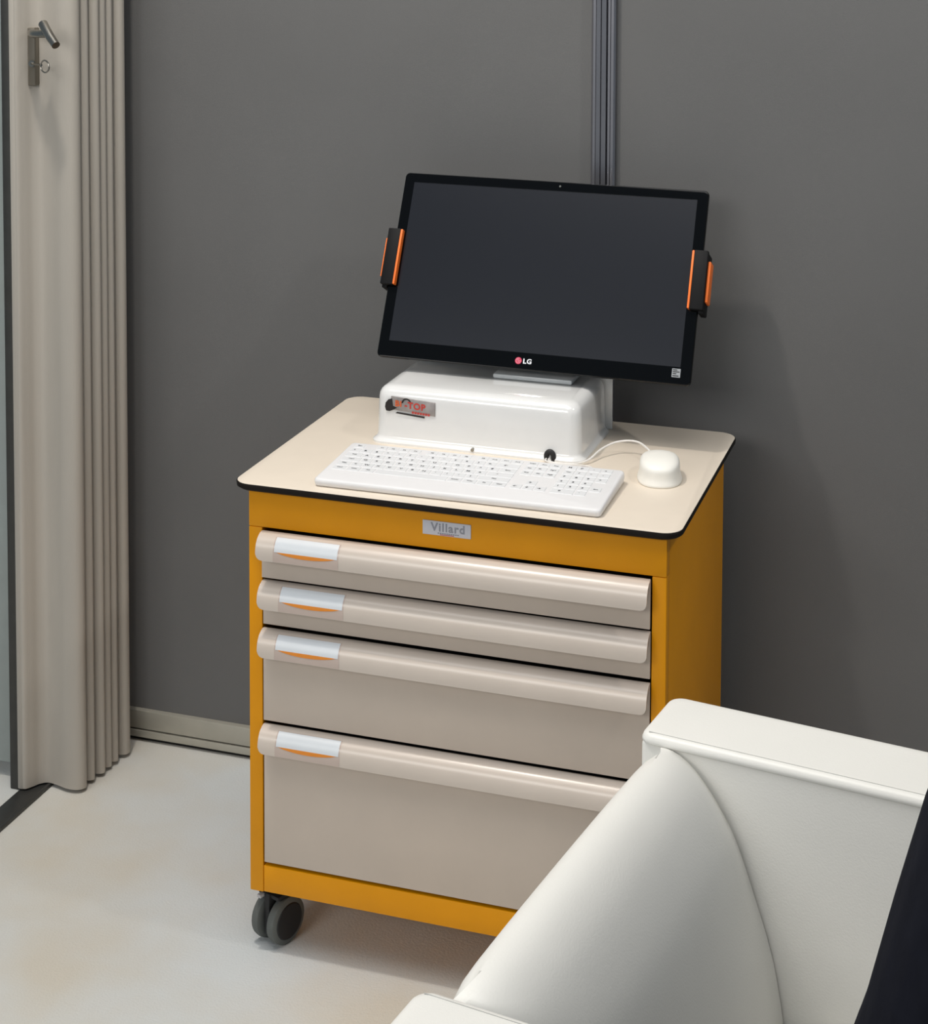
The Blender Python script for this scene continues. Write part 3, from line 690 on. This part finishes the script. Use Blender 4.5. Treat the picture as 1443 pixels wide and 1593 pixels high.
    for p in nm.polygons:
        w = p.center + c - SB; u = w.dot(SD) - 0.024; v = w.dot(SN) - cv; z = w.z + 0.006
        k = 0
        if z < 0.088: k = 3
        elif u > 0.908 and z > 0.55: k = 2
        elif z > 1.045 or (z > 1.03 and u > 0.60): k = 2
        elif z < 0.47 or (u > 0.52 and z < 0.565 and not (abs(v) > 0.19 and z > 0.54)): k = 1
        p.material_index = k
    nm.shade_smooth()
    o = bpy.data.objects.new('person', nm); COL.objects.link(o); o.location = c; WL[o] = c
    tag(o, 'person in a dark navy jacket sitting forward in the white armchair', 'person')
    # hair cap
    rings = []
    for i in range(10):
        t = math.pi * 0.5 * i / 9.5
        r = []
        for k in range(28):
            a = 2 * math.pi * k / 28
            dip = 0.0 if math.cos(a) > 0.35 else 0.055 * min(1, (0.35 - math.cos(a)))
            base = 0.030 if math.cos(a) > 0.35 else -0.0
            zz = base + (0.128 - base) * math.sin(t) - dip * (1 - math.sin(t)) * 1.2
            rad = math.cos(t) ** 0.75
            r.append((0.624 + 0.108 * rad * math.cos(a), 0.085 * rad * math.sin(a), 1.165 + zz))
        rings.append(r)
    mk('hair', *loft(rings, True, False, True), M_HAIR, o, ang=80, tf=pf)
    for s in (-1, 1):
        rings = []
        for i in range(1, 8):
            t = math.pi * i / 8
            rings.append([(0.7235 + 0.007 * math.sin(t) * math.cos(2 * math.pi * k / 12), s * 0.032 + 0.010 * math.sin(t) * math.sin(2 * math.pi * k / 12), 1.172 - 0.0055 * math.cos(t)) for k in range(12)])
        mk('eye', *loft(rings), M_HUB, o, tf=pf)
        mk('eyebrow', *tubeg(catmull([(0.712, s * 0.050, 1.188), (0.723, s * 0.034, 1.194), (0.726, s * 0.016, 1.190)], 5), 0.0035, 8), M_HAIR, o, tf=pf)
        # shirt cuff around the wrist
        a0, a1 = Vector((0.893, s * 0.0965, 0.6095)), Vector((0.915, s * 0.082, 0.608))
        mk('cuff', *tubeg([a0, a1], [0.0405, 0.0365], 20), M_SUIT, o, tf=pf)
    mk('lips', *tubeg(catmull([(0.7195, -0.024, 1.0985), (0.7300, 0.0, 1.0975), (0.7195, 0.024, 1.0985)], 6), [0.003] + [0.0042] * 11 + [0.003], 8), mat('lips', (168, 104, 92), 0.5), o, tf=pf)
    # jacket collar band around the neck
    ring = []
    for zc, uc, ru, rv in ((1.015, 0.566, 0.080, 0.095), (1.040, 0.577, 0.073, 0.078), (1.060, 0.586, 0.066, 0.069), (1.062, 0.587, 0.059, 0.062), (1.040, 0.580, 0.055, 0.058)):
        ring.append([(uc + ru * math.cos(2 * math.pi * k / 32), rv * math.sin(2 * math.pi * k / 32), zc - 0.022 * math.cos(2 * math.pi * k / 32)) for k in range(32)])
    mk('collar', *loft(ring, True, False, False), M_SUIT, o, ang=60, tf=pf)
person()
